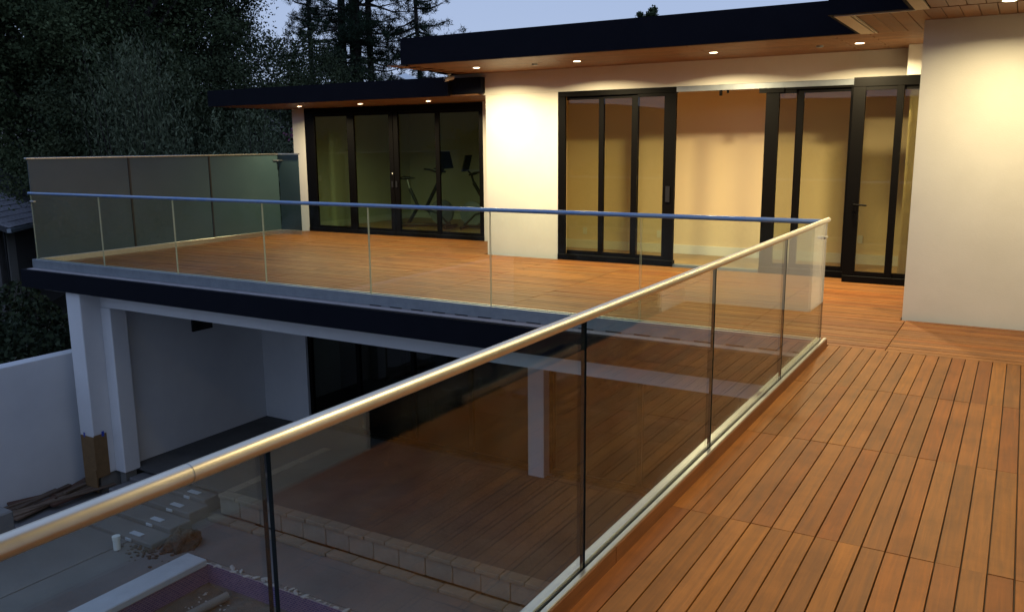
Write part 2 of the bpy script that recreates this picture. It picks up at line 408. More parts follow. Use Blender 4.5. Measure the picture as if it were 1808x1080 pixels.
# shallow stairs with step lights
st = empty('garden_stairs', (-9.8, 6.5, -3.36)); tag(st, 'shallow concrete steps with small step boxes, left of the pool corner', 'stairs')
stp = [(-9.75, 6.55), (-9.80, 6.91), (-9.87, 7.29), (-9.93, 7.64)]
for k, (x, y) in enumerate(stp):
    bm = bmesh.new(); ab(bm, -11.3, x + .42 - k * .03, y - .12, y + .22, -3.43, -3.40 + .05 * (k + 1), 0, .012)
    rel(st, bm, 'tread', CONCD)
    bm = bmesh.new(); zt = -3.40 + .05 * (k + 1)
    ab(bm, x - .13, x + .09, y - .05, y + .03, zt + .001, zt + .012, 0, .003)
    ab(bm, x - .10, x + .02, y - .14, y - .122, zt - .05, zt - .012, 0, .003)
    rel(st, bm, 'step_box', COPE)
# broken earth lump at the stair foot
bm = bmesh.new(); bmesh.ops.create_icosphere(bm, subdivisions=4, radius=1)
for v in bm.verts:
    n = mnoise.fractal(v.co * 1.9, 1, 2, 4)
    v.co *= 1 + .28 * n
    v.co = Vector((v.co.x * .19, v.co.y * .24, max(-.1, v.co.z) * .22))
tag(obj('earth_lump', bm, RUST, None, (-9.05, 6.72, GZ + .02)), 'broken rusty lump of earth and masonry behind the pool corner', 'rubble lump')
bm = bmesh.new()
for k in range(160):
    x = -9.35 + rnd.gauss(0, .2); y = 6.45 + rnd.gauss(0, .13); s = rnd.uniform(.008, .03)
    bmesh.ops.create_icosphere(bm, subdivisions=1, radius=s, matrix=Matrix.Translation((x, y, GZ + s * .3)) @ Matrix.Diagonal((1.3, 1, .6, 1)))
tag(obj('rubble', bm, RUST), 'small earth crumbs scattered at the foot of the steps', 'rubble', kind='stuff')
bm = bmesh.new(); tube(bm, [(0, 0, 0), (0, 0, .17)], .045, 16, False); tube(bm, [(0, 0, .14), (0, 0, .185)], .052, 16)
tag(obj('pipe_stub', bm, PLASTIC_W, None, (-9.74, 6.22, -3.42)), 'short white plastic pipe stub standing in the courtyard ground', 'pipe')
# low pier at the frame edge
bm = bmesh.new(); ab(bm, -.14, .14, -.14, .14, 0, .55, 0, .02)
tag(obj('concrete_pier', bm, CONC, None, (-10.95, 5.40, -3.40)), 'short grey concrete pier near the garden wall', 'pier')

# garden wall, hedge
bm = bmesh.new(); ab(bm, -12.5, -12.25, -6, 12.5, -3.45, -1.34, 0, .01)
tag(obj('garden_wall', bm, STUCCO2), 'plain white rendered garden wall running below the terrace', 'wall')

# scrap timber at the wall foot
for k in range(16):
    L_ = rnd.uniform(.5, 1.5); w = rnd.uniform(.04, .12)
    bm = bmesh.new(); ab(bm, -L_ / 2, L_ / 2, -w / 2, w / 2, 0, rnd.uniform(.015, .04), 0, .002)
    o = obj('scrap_plank', bm, SCRAP, None, (-12.02 + rnd.uniform(-.1, .5) * (1 if k % 2 else .5), 5.7 + k * .11, -3.355 + .012 * (k % 5)), (rnd.uniform(-.05, .05), rnd.uniform(-.03, .05), math.pi / 2 + rnd.uniform(-.35, .35)))
    tag(o, 'weathered scrap board in the litter along the white garden wall', 'board', 'scrap boards by the garden wall')

# ------------------------------------------------------------------ the house
house = empty('house', (0, 0, 0)); tag(house, 'modern white flat-roofed house with wood soffits and black sliding doors', 'house')
def P(name, L, m, label=None, bev=0, parent=None):
    o = None
    for q in L:
        o = boxes(name, [q], m, parent or house, bev)
        if label: o['label'] = label
    return o
# terrace slab and walkway slab
P('floor_slab', [(-12.70, -1.40, 7.36, 13.6, -.40, -.045), (-1.40, 3.0, -6, 13.6, -.40, -.045)], CONC)
P('terrace_fascia', [(-12.83, -1.42, 7.10, 7.16, -.32, -.06), (-12.83, -12.77, 7.16, 13.4, -.32, -.06)], NAVY, 'dark metal band under the terrace edge')
P('terrace_ledge', [(-12.76, -1.42, 7.161, 7.355, -.10, -.052)], LEDGE, 'pale flashing ledge outside the glass railing')
P('beam', [(-11.53, -1.45, 7.49, 7.75, -.58, -.41), (-12.2, -1.42, 7.17, 7.488, -.335, -.30)], STUCCO2)
P('lower_ceiling', [(-11.6, -1.4, 7.76, 10.5, -.46, -.41)], STUCCO2)
P('column', [(-11.86, -11.53, 7.07 + .10, 7.62, -3.12, -.337)], STUCCO2, bev=.01)
P('column', [(-11.528, -11.30, 7.47, 7.74, -3.12, -.582)], STUCCO2, bev=.01)
P('footing', [(-11.80, -11.58, 7.25, 7.6, -3.42, -3.122), (-11.50, -11.36, 7.52, 7.7, -3.42, -3.122)], CONC)
P('lower_side_wall', [(-11.75, -11.50, 7.745, 10.5, -3.2, -.46)], STUCCO2)
P('lower_rear_wall', [(-11.5, -10.44, 10.5, 10.7, -3.2, -.46), (-5.94, -5.68, 10.38, 10.7, -3.2, -.46)], STUCCO2)
P('lower_house_body', [(-11.6, 2.9, 12.6, 12.8, -3.2, -.42), (-1.40, -1.2, -6, 12.6, -3.45, -.41)], STUCCO2)
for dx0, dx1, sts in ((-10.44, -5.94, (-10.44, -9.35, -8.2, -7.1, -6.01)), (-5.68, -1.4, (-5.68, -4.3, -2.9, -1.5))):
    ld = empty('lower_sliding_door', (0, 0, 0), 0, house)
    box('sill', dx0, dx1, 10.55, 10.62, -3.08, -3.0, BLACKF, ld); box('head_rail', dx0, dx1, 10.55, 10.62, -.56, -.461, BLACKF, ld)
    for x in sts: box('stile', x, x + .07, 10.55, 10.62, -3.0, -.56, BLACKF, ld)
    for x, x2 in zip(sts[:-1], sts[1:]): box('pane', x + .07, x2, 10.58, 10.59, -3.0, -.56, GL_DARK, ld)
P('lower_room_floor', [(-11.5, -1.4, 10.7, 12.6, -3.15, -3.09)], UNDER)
cur = bmesh.new()
for i in range(10): ab(cur, -8.95 + i * .07, -8.95 + i * .07 + .05, 11.2, 11.25, -2.9, -.6)
obj('curtain', cur, STUCCO2, house)
P('wall_recess', [(-11.499, -11.47, 9.02, 9.42, -1.25, -.98)], PLASTIC_B, 'small dark box high on the lower side wall')

# upper facade (front faces: wing y=13, main y=11.47)
P('wall', [(-7.29, -6.02, 11.47, 11.67, -.03, 2.47), (-7.9, -1.27, 11.47, 11.67, 2.472, 2.80), (-7.29, -7.09, 11.67, 13.2, -.03, 2.47)], STUCCO, 'brightly lit white wall between the two door sets')
P('wall', [(-12.95, -12.62, 13.0, 13.2, -.03, 2.47), (-8.33, -7.291, 13.0, 13.2, -.03, 2.47), (-12.95, -12.80, 13.2, 17.4, -.03, 2.47)], STUCCO, 'white end wall of the left wing')
P('wall', [(-1.268, -.911, 11.08, 11.3, 2.462, 2.80), (-1.268, 3, 12.9, 13.1, 0, 2.8)], STUCCO)
P('wall', [(-.91, 2.6, 8.99, 11.4, -.03, 2.80)], STUCCO, 'big blank white wall block at the end of the walkway')
P('wall', [(.44, .64, -6, 3.62, -.03, 2.80), (.44, .64, 8.28, 8.989, -.03, 2.80), (.44, .64, 3.62, 8.28, 2.48, 2.80)], STUCCO, 'white wall along the walkway')
# interiors
P('interior_wall', [(-6.75, -.3, 12.78, 12.88, -.03, 2.7), (-6.75, -6.62, 11.68, 12.78, -.03, 2.7), (-1.24, -.5, 11.32, 11.40, -.03, 2.45)], PAINT_IN)
P('baseboard', [(-6.62, -.35, 12.762, 12.779, .0, .15)], PLASTIC_W)
P('interior_floor', [(-6.62, -.35, 11.60, 12.76, -.03, .012)], INFLOOR)
P('interior_ceiling', [(-6.62, -.35, 11.68, 12.78, 2.5, 2.56)], PAINT_IN)
P('interior_wall', [(-12.80, -7.3, 16.6, 16.7, -.03, 2.46), (-7.4, -7.3, 13.2, 16.6, -.03, 2.46)], PAINT_WING)
P('interior_wall', [(-12.79, -12.74, 13.2, 16.6, -.03, 2.46)], PAINT_WING, 'left side wall of the exercise room')
P('baseboard', [(-12.739, -12.722, 13.2, 16.6, .0, .14), (-12.72, -7.4, 16.583, 16.599, .0, .14)], PLASTIC_W)
P('interior_floor', [(-12.74, -7.4, 13.12, 16.6, -.03, .008)], INFLOOR)
P('interior_ceiling', [(-12.8, -7.3, 13.21, 16.7, 2.46, 2.50)], PAINT_IN)
wd = boxes('window', [(-10.62, -10.52, 16.52, 16.60, .98, 2.25), (-9.30, -9.2, 16.52, 16.60, .98, 2.25), (-10.52, -9.3, 16.52, 16.6, 2.15, 2.25), (-10.52, -9.3, 16.52, 16.6, .98, 1.06), (-10.52, -9.3, 16.53, 16.6, 1.72, 1.75)], BLACKF, house)
wd['label'] = 'dark framed window at the back of the exercise room'
box('pane', -10.52, -9.3, 16.555, 16.565, 1.06, 2.15, mat('night_pane', (.03, .035, .045), .1), wd)
P('switch', [(-12.738, -12.73, 13.45, 13.53, 1.00, 1.12)], PLASTIC_W)
for x, zz in ((-1.91, .36), (-6.2, .30), (-4.9, .30)):
    P('outlet', [(x - .035, x + .035, 12.772, 12.779, zz - .055, zz + .055)], PLASTIC_W)
# room on the walkway side (only seen mirrored)
P('side_room', [(3.0, 3.1, 3.6, 9, 0, 2.8), (.64, 3.1, 3.5, 3.62, 0, 2.8), (.64, 3, 3.62, 8.9, -.03, .0), (.64, 3, 3.62, 8.98, 2.7, 2.8)], mat('dim_interior', (.04, .045, .03), .8))
wdoor = obj('walkway_sliding_door', (lambda b: (ab(b, .45, .55, 3.62, 8.28, 2.40, 2.479), [ab(b, .46, .54, y, y + .08, .05, 2.40) for y in (3.62, 5.1, 6.65, 8.2)], b)[-1])(bmesh.new()), BLACKF, house)
box('sill', .44, .56, 3.63, 8.28, -.03, .03, BLACKF, wdoor); box('threshold', .405, .439, 4.56, 6.31, .0, .045, SHOE, wdoor)
for a, b in ((3.70, 5.1), (5.18, 6.65), (6.73, 8.2)): box('pane', .495, .505, a, b, .05, 2.40, GL_DARK, wdoor)

# roofs
MAINP = [(-7.52, 9.70), (-1.45, 9.70), (-1.45, 9.72), (-1.45, 13.4), (-7.98, 13.4), (-7.98, 11.45)]
roof = empty('roof', (0, 0, 0), 0, house)
bm = bmesh.new(); prism(bm, [(-7.50, 9.72), (-1.60, 9.72), (-1.60, 13.4), (-7.96, 13.4), (-7.96, 11.45)], 2.84, 3.12)
ab(bm, -1.598, 3, 8.22, 13.4, 2.84, 3.12); ab(bm, -.90, 3, -6, 8.218, 2.84, 3.12)
obj('roof_deck', bm, NAVY, roof)
bm = bmesh.new()
prism(bm, [(-7.52, 9.66), (-1.612, 9.66), (-1.612, 9.70), (-7.50, 9.70)], 2.80, 3.15)
prism(bm, [(-7.52, 9.66), (-7.50, 9.70), (-7.96, 11.45), (-7.96, 13.4), (-8.0, 13.4), (-8.0, 11.45)], 2.80, 3.15)
ab(bm, -1.61, -.95, 8.16, 8.20, 2.80, 3.20); ab(bm, -1.61, -1.57, 8.201, 9.70, 2.80, 3.20); ab(bm, -.95, -.91, -6, 8.20, 2.80, 3.20)
f = obj('fascia', bm, NAVY, roof); f['label'] = 'near black roof edge band'
P('trim', [(-1.565, -1.44, 8.24, 9.66, 2.788, 2.80), (-1.42, -1.405, 8.24, 9.66, 2.785, 2.80), (-1.565, -.905, 8.20, 8.235, 2.788, 2.80), (-.909, -.80, -6, 8.195, 2.788, 2.80)], TRIM, 'pale metal edge strip under the roof', parent=roof)
def plank_obj(name, L_, w, t, along, m, b=.002):
    q = bmesh.new()
    if along == 'X': ab(q, -L_ / 2, L_ / 2, -w / 2, w / 2, -t, 0, 0, b)
    else: ab(q, -w / 2, w / 2, -L_ / 2, L_ / 2, -t, 0, 0, b)
    me = bpy.data.meshes.new(name); q.to_mesh(me); q.free(); me.materials.append(m); return me
sof = empty('soffit', (0, 0, 0), 0, roof)
pl = plank_obj('soffit_plank', 1.50, .131, .02, 'Y', SOFY)
x = -1.405 + .07
while x < .5:
    if x < .40: obj('soffit_plank', pl, None, sof, (x, 8.99 if x < -.8 else 8.97, 2.818))
    x += .137
plw = plank_obj('soffit_plank', 3.0, .131, .02, 'Y', SOFY)
for k in range(9):
    x = -.795 + .07 + k * .137
    for q in range(4): obj('soffit_plank', plw, None, sof, (x, 6.68 - q * 3.01 - (k % 3) * .0, 2.818))
plx = plank_obj('soffit_plank', 1.95, .131, .02, 'X', SOFX)
for r_ in range(13):
    y = 9.775 + r_ * .137
    for q in range(4):
        x = -6.55 + q * 1.96 - (.35 if r_ % 2 else 0)
        obj('soffit_plank', plx, None, sof, (x + .15, y, 2.818))
for r_ in range(12):
    y = 9.775 + r_ * .137
    ww = 0.95; obj('soffit_plank', plank_obj('soffit_plank', .9 if r_ % 2 else .9, .131, .02, 'X', SOFX), None, sof, (-7.0 - .02 * r_ if r_ % 2 else -7.0, y, 2.8185 - .0004 * (r_ % 2)))
box('soffit_board', -7.95, -7.40, 9.9, 11.46, 2.822, 2.835, SOFX, roof)
# wing roof
bm = bmesh.new(); ab(bm, -13.30, -7.30, 11.35, 17.5, 2.50, 2.74)
obj('wing_roof_deck', bm, NAVY, roof)
bm = bmesh.new(); ab(bm, -13.38, -7.86, 11.27, 11.32, 2.47, 2.76); ab(bm, -13.38, -13.33, 11.32, 17.5, 2.47, 2.76); ab(bm, -7.91, -7.86, 11.321, 11.468, 2.47, 2.76)
obj('wing_fascia', bm, NAVY, roof)
pls = plank_obj('soffit_plank', 1.98, .131, .02, 'X', SOFX)
for r_ in range(12):
    y = 11.40 + r_ * .137
    for q in range(3): obj('soffit_plank', pls, None, sof, (-12.33 + q * 1.99, y, 2.487 if y < 11.46 or q < 2 else 2.4885))
bm = bmesh.new(); ab(bm, -.35, .35, -.07, .07, 0, .02); 
tag(obj('roof_plate', bm, PLASTIC_W, None, (-8.95, 11.75, 2.80), (R(20), R(14), R(-28))), 'pale metal flap lying on the low roof edge', 'metal sheet')

# doors: frames are parts, panels and panes sub-parts
def door(name, label, y, z0, z1, x0, x1, posts, panes, m_glass, d=.10, head=.075, sill=.10, hf=0):
    o = empty(name, (0, 0, 0), 0, house); o['label'] = label
    box('head_rail', x0, x1, y, y + d, z1 - head, z1 - .001, BLACKF, o, .003); box('sill', x0, x1, y - .01, y + d, z0, z0 + sill, BLACKF, o, .003)
    for a, c, dy in posts: box('stile', a, c, y + dy, y + dy + .05, z0 + sill + .001, z1 - head - .001, BLACKF, o, .003)
    for a, c, dy in panes: box('pane', a, c, y + dy, y + dy + .012, z0 + sill + .05, z1 - head - .03, m_glass, o)
    for a, c, dy in panes:
        box('panel_rail', a, c, y + dy - .012, y + dy + .026, z0 + sill + .001, z0 + sill + .055, BLACKF, o); box('panel_rail', a, c, y + dy - .012, y + dy + .026, z1 - head - .045, z1 - head - .001, BLACKF, o)
    return o
big = door('sliding_door', 'wide black sliding door set standing half open', 11.46, -.025, 2.47, -6.02, -4.19, 
    [(-6.02, -5.90, .0), (-5.38, -5.30, .055), (-4.86, -4.76, .04), (-4.36, -4.19, .0)],
    [(-5.90, -5.38, .07), (-5.30, -4.86, .06), (-4.76, -4.36, .02)], GL_DOOR)
P('door_track', [(-4.188, -1.83, 11.46, 11.56, 2.40, 2.469), (-4.188, -2.98, 11.47, 11.58, -.025, .022)], SHOEG, 'metal door track across the open gap')
big2 = door('sliding_door', 'stack of black framed panels right of the open gap', 11.46, -.025, 2.40, -2.97, -1.83,
    [(-2.97, -2.80, .0), (-2.59, -2.50, .04), (-1.93, -1.83, .0)], [(-2.80, -2.59, .02), (-2.50, -1.93, .05)], GL_DOOR, head=.03)
boxes('door_hanger', [(-3.60, -3.57, 11.49, 11.53, 2.33, 2.40), (-3.50, -3.48, 11.49, 11.53, 2.36, 2.40), (-3.06, -2.74, 11.445, 11.459, 2.34, 2.40)], BLACKF, house)
d3 = door('swing_door', 'black framed glass door with lever handle at the right end', 11.08, -.025, 2.46, -1.84, -.912,
    [(-1.84, -1.70, .0), (-1.36, -1.28, .0)], [(-1.70, -1.36, .02), (-1.28, -.915, .04)], GL_DOOR, head=.11, sill=.11)
bm = bmesh.new(); tube(bm, [(-1.75, 11.08, .96), (-1.75, 11.02, .96), (-1.60, 11.02, .955)], .011, 8); ab(bm, -1.775, -1.725, 11.07, 11.079, .88, 1.0)
tube(bm, [(-1.75, 11.079, .84), (-1.75, 11.06, .84)], .015, 8)
obj('handle', bm, BLACKF, d3)
P('door_pull', [(-4.31, -4.25, 11.445, 11.459, .90, 1.12)], PLASTIC_B)
wing = door('sliding_door', 'four-panel black glass door of the exercise room', 13.0, -.025, 2.46, -12.62, -8.33,
    [(-12.62, -12.36, .0), (-11.50, -11.33, .0), (-10.46, -10.36, -.005), (-10.35, -10.24, -.005), (-9.38, -9.29, .0), (-8.42, -8.33, .0)],
    [(-12.36, -11.50, .02), (-11.33, -10.46, .035), (-10.24, -9.38, .035), (-9.29, -8.42, .02)], GL_WING, head=.12)
for x in (-10.42, -10.32): box('door_pull', x, x + .04, 12.98, 12.994, .93, 1.05, PLASTIC_B, wing)
box('door_lock', -10.395, -10.385, 12.98, 12.994, 1.18, 1.21, PLASTIC_W, wing)

# ------------------------------------------------------------------ decks
def deck(name, label, spots, along, m, L_, w, z):
    root = empty(name, (0, 0, 0)); tag(root, label, kind='structure')
    spots = sorted(spots, key=lambda s: (s[0] ** 2 + s[1] ** 2))
    me = {}
    rr = random.Random(3)
    for i, (x, y, ln) in enumerate(spots[:300]):
        k = round(ln, 3)
        if k not in me: me[k] = plank_obj('plank', k, w, .022, along, m, .0014)
        obj('plank', me[k], None, root, (x, y, z + rr.uniform(-.0012, .0012)), (rr.uniform(-.002, .002), rr.uniform(-.002, .002), rr.uniform(-.0012, .0012)))
    rest = spots[300:]
    if rest:
        b = bmesh.new(); vals = []
        for x, y, ln in rest:
            zz = z + rr.uniform(-.0012, .0012)
            if along == 'X': ab(b, x - ln / 2, x + ln / 2, y - w / 2, y + w / 2, zz - .022, zz)
            else: ab(b, x - w / 2, x + w / 2, y - ln / 2, y + ln / 2, zz - .022, zz)
            vals += [rr.random()] * 6
        o = obj('far_planks', b, m, root); o['kind'] = 'stuff'
        a = o.data.attributes.new('rnd', 'FLOAT', 'FACE'); a.data.foreach_set('value', vals)
    return root
sp_ = []
for c in range(19):
    x = -1.268 + c * .0948
    for k in range(11): sp_.append((x, 7.485 - .635 - k * 1.27, 1.267))
wk = deck('walkway_deck', 'reddish hardwood plank walkway in the right foreground', [s for s in sp_ if s[0] < .42], 'Y', DECKY, 1.262, .0892, 0)
sp_ = []
for r_ in range(59):
    y = 7.535 + r_ * .0948
    if y > 13.0: break
    for k in range(12):
        xr = .40 - k * 1.272
        xl = xr - 1.265
        if y < 7.6: pass
        if y > 8.94: xr = min(xr, -.92)
        if y > 11.42: xr = min(xr, -7.31)
        xl = max(xl, -12.70)
        if xr - xl > .05: sp_.append(((xl + xr) / 2, y, round(xr - xl, 3)))
deck('terrace_deck', 'wide hardwood plank terrace in front of the doors', [s for s in sp_ if not (s[0] + s[2] / 2 > -1.25 and s[1] < 7.5)], 'X', DECKX, 1.262, .0865, 0)
tag(box('deck_underlay', -12.7, .44, 7.37, 13.0, -.044, -.03, UNDER), 'dark membrane under the terrace planks', kind='structure')
tag(box('deck_underlay', -1.30, .44, -6, 7.369, -.044, -.03, UNDER), 'dark membrane under the walkway planks', kind='structure')

# ------------------------------------------------------------------ glass railings
def panel(parent, x0, x1, y0, y1, z0, z1, gm, em, frame=None):
    b = bmesh.new(); ab(b, x0, x1, y0, y1, z0, z1)
    b.normal_update()
    dx, dy = x1 - x0, y1 - y0
    for f in b.faces:
        n = f.normal
        big_face = abs(n.x) > .9 if dx < dy else abs(n.y) > .9
        f.material_index = 0 if big_face else 1
    return obj('glass_panel', b, [gm, em], parent)
ra = empty('glass_railing', (-1.35, 7.4, 0)); ra.location = (0, 0, 0)
tag(ra, 'frameless glass railing with warm brushed handrail along the walkway', 'railing')
joints = [7.29, 5.91, 4.34, 2.78, 1.22, -.34, -1.9]
for a, b in zip(joints[1:], joints[:-1]): panel(ra, -1.357, -1.343, a + .009, b - .009, .03, 1.066, GL_RAIL, GEDGE)
bm = bmesh.new(); tube(bm, [(-1.35, 7.345, 1.078), (-1.35, 1.025, 1.078)], .0205, 28)
o = obj('handrail', bm, RAILM, ra)
bm = bmesh.new(); tube(bm, [(-1.35, 1.021, 1.078), (-1.35, -3, 1.078)], .0205, 28)
o = obj('handrail', bm, RAILM, ra)
bm = bmesh.new(); tube(bm, [(-1.35, 1.03, 1.078), (-1.35, 1.016, 1.078)], .0198, 24)
obj('rail_joint', bm, SHOE, ra)
bm = bmesh.new()
ab(bm, -1.405, -1.362, -3, 7.385, -.02, .078, 0, .003); ab(bm, -1.340, -1.316, -3, 7.385, -.02, .082, 0, .003); ab(bm, -1.3615, -1.3405, -3, 7.38, -.02, .03)
obj('base_shoe', bm, SHOE, ra)
bm = bmesh.new(); ab(bm, -1.3615, -1.3575, -3, 7.38, .031, .072); ab(bm, -1.3428, -1.3405, -3, 7.38, .031, .074)
obj('gasket', bm, PLASTIC_B, ra)
for a, b in ((7.39, 3.02), (3.015, -3)):
    bm = bmesh.new(); ab(bm, -1.3155, -1.311, b, a, -.03, .072); obj('curb_board', bm, CURBW, ra)
bm = bmesh.new(); ab(bm, -1.40, -1.34, 7.19, 7.215, .93, .955, 0, .003); ab(bm, -1.372, -1.356, 7.17, 7.22, .925, .96, 0, .003); ab(bm, -1.36, -1.336, 7.2, 7.30, .935, .95, 0, .003)
obj('corner_clamp', bm, SHOE, ra)

rb = empty('glass_railing', (0, 0, 0))
tag(rb, 'frameless glass railing with blue handrail along the terrace edge', 'railing')
jx = [-12.73, -11.08, -9.51, -7.87, -6.22, -4.62, -2.98, -1.365]
for a, b in zip(jx[:-1], jx[1:]): panel(rb, a + .006, b - .006, 7.313, 7.327, .03, 1.05, GL_RAIL, GEDGE_LIT)
bm = bmesh.new(); tube(bm, [(-12.77, 7.32, 1.062), (-1.377, 7.32, 1.062)], .021, 24)
obj('handrail', bm, BLUER, rb)
bm = bmesh.new(); ab(bm, -12.79, -1.41, 7.27, 7.308, -.05, .075, 0, .003)
obj('base_shoe', bm, SHOEG, rb)
bm = bmesh.new(); ab(bm, -12.79, -1.41, 7.331, 7.358, -.04, .08, 0, .003); ab(bm, -12.79, -1.41, 7.309, 7.33, -.04, .03)
obj('shoe_rear', bm, SHOE, rb)
bm = bmesh.new()
for k in range(17): ab(bm, -6.2 + k * .29, -6.2 + k * .29 + .16, 7.262, 7.2695, -.050, -.040)
obj('drain_slots', bm, PLASTIC_B, rb)['kind'] = 'stuff'
bm = bmesh.new(); ab(bm, -12.73, -12.64, 7.30, 7.34, .93, .955, 0, .003)
obj('corner_clamp', bm, SHOE, rb)

ps = empty('privacy_screen', (0, 0, 0)); tag(ps, 'tall obscure glass screen with slim metal cap at the terrace end', 'screen')
for a, b in ((7.34, 9.0), (9.04, 10.64), (10.68, 12.33)): box('screen_panel', -12.757, -12.743, a, b, .03, 1.56, FROST, ps)
box('screen_panel', -12.73, -12.20, 12.343, 12.357, .03, 1.56, FROST, ps)
box('cap_rail', -12.775, -12.725, 7.31, 12.38, 1.561, 1.585, SHOE, ps, .004); box('cap_rail', -12.724, -12.18, 12.325, 12.375, 1.561, 1.585, SHOE, ps, .004)
boxes('joint_strip', [(-12.748, -12.735, 9.004, 9.036, .082, 1.56), (-12.748, -12.735, 10.644, 10.676, .082, 1.56)], PLASTIC_B, ps)
box('base_shoe', -12.742, -12.71, 7.36, 12.34, -.02, .085, SHOE, ps, .004); box('base_shoe', -12.709, -12.18, 12.315, 12.342, -.02, .085, SHOE, ps, .004)
boxes('screen_clamp', [(-12.742, -12.62, 12.30, 12.342, 1.44, 1.465), (-12.742, -12.72, 12.2, 12.3, 1.44, 1.465)], SHOE, ps)

# ------------------------------------------------------------------ recessed lights (real lit lamps)
def downlight(x, y, z, power, label, group, size=.15, spread=157):
    t = empty('ceiling_light', (x, y, z)); tag(t, label, 'ceiling light', group)
    b = bmesh.new(); n = 28
    for r0, r1, z0, z1 in ((.062, .052, -.004, -.006), (.052, .046, -.006, .0)):
        a = [b.verts.new((r0 * math.cos(2 * math.pi * k / n), r0 * math.sin(2 * math.pi * k / n), z0)) for k in range(n)]
        c = [b.verts.new((r1 * math.cos(2 * math.pi * k / n), r1 * math.sin(2 * math.pi * k / n), z1)) for k in range(n)]
        for k in range(n): b.faces.new((a[k], a[(k + 1) % n], c[(k + 1) % n], c[k]))
    obj('trim_ring', b, PLASTIC_W, t)
    b = bmesh.new(); bmesh.ops.create_circle(b, cap_ends=True, radius=.048, segments=24, matrix=Matrix.Translation((0, 0, -.0035)))
    obj('lens', b, LENS, t)
    ld_ = bpy.data.lights.new('lamp', 'AREA'); ld_.shape = 'DISK'; ld_.size = size; ld_.energy = power; ld_.spread = R(spread)
    ld_.color = (1.0, .81, .455)
    lo = bpy.data.objects.new('lamp', ld_); COL.objects.link(lo); lo.parent = t; lo.location = (0, 0, -.012)
    return t
LP = 92
W = ['recessed light over the blank white wall, leftmost on the upper roof', 'recessed light over the left panels of the wide sliding door', 'recessed light over the open gap of the wide sliding door', 'recessed light at the notch of the roof, beside the swing door']
for x, l in zip((-6.86, -5.26, -3.40, -1.72), W): downlight(x, 10.56, 2.798, LP, l, 'lights under the main roof')
for x, l in zip((-11.95, -10.45, -8.92), ('small recessed light at the outer end of the low wing soffit', 'small recessed light in the middle of the low wing soffit', 'small recessed light of the low wing nearest the lit white wall')): downlight(x, 12.2, 2.463, LP * .50, l, 'lights under the low wing roof', size=.06)
for k, y in enumerate((8.1, 5.7, 3.4)): downlight(-.22, y, 2.796, LP * .47, ('recessed light right before the big blank white wall block' if k == 0 else ['', 'second recessed walkway light counted from the blank wall', 'third recessed walkway light counted from the blank wall', 'recessed walkway light nearest the open end'][k]), 'lights over the walkway')
# small fittings
for (x, y, l) in ((-5.92, 10.58, 'small round soffit sensor between the two left lights'), (-2.16, 10.6, 'small round soffit sensor beside the rightmost light')):
    b = bmesh.new(); tube(b, [(0, 0, 0), (0, 0, -.018)], .04, 16); tag(obj('soffit_sensor', b, SHOEG, None, (x, y, 2.799)), l, 'sensor')
sc = empty('security_camera', (-7.86, 11.3, 2.80)); tag(sc, 'small white camera under the left roof corner', 'camera')
b = bmesh.new(); tube(b, [(0, 0, 0), (0, 0, -.05)], .02, 10); tube(b, [(0, 0, -.012), (0, 0, 0)], .04, 12); obj('mount', b, PLASTIC_W, sc)
b = bmesh.new(); tube(b, [(.05, .05, -.05), (-.02, -.09, -.09)], .032, 12); obj('body', b, PLASTIC_W, sc)
b = bmesh.new(); tube(b, [(-.02, -.09, -.09), (-.024, -.10, -.0935)], .024, 12); obj('lens', b, PLASTIC_B, sc)

# cardboard guard round the front column
cg = empty('cardboard_guard', (-11.53, 7.17, -3.3)); tag(cg, 'brown cardboard guard taped round the corner of the front column', 'cardboard')
b = bmesh.new(); ab(b, -.30, .012, -.014, -.004, .0, .80); ab(b, .003, .013, -.004, .20, .16, .82); ab(b, -.05, .02, -.03, -.016, -.05, .3)
obj('sheet', b, CARD, cg)
b = bmesh.new(); ab(b, -.22, -.19, -.018, -.0145, .78, .85); ab(b, .0135, .016, .12, .16, .78, .86); obj('tape', b, TAPE, cg)

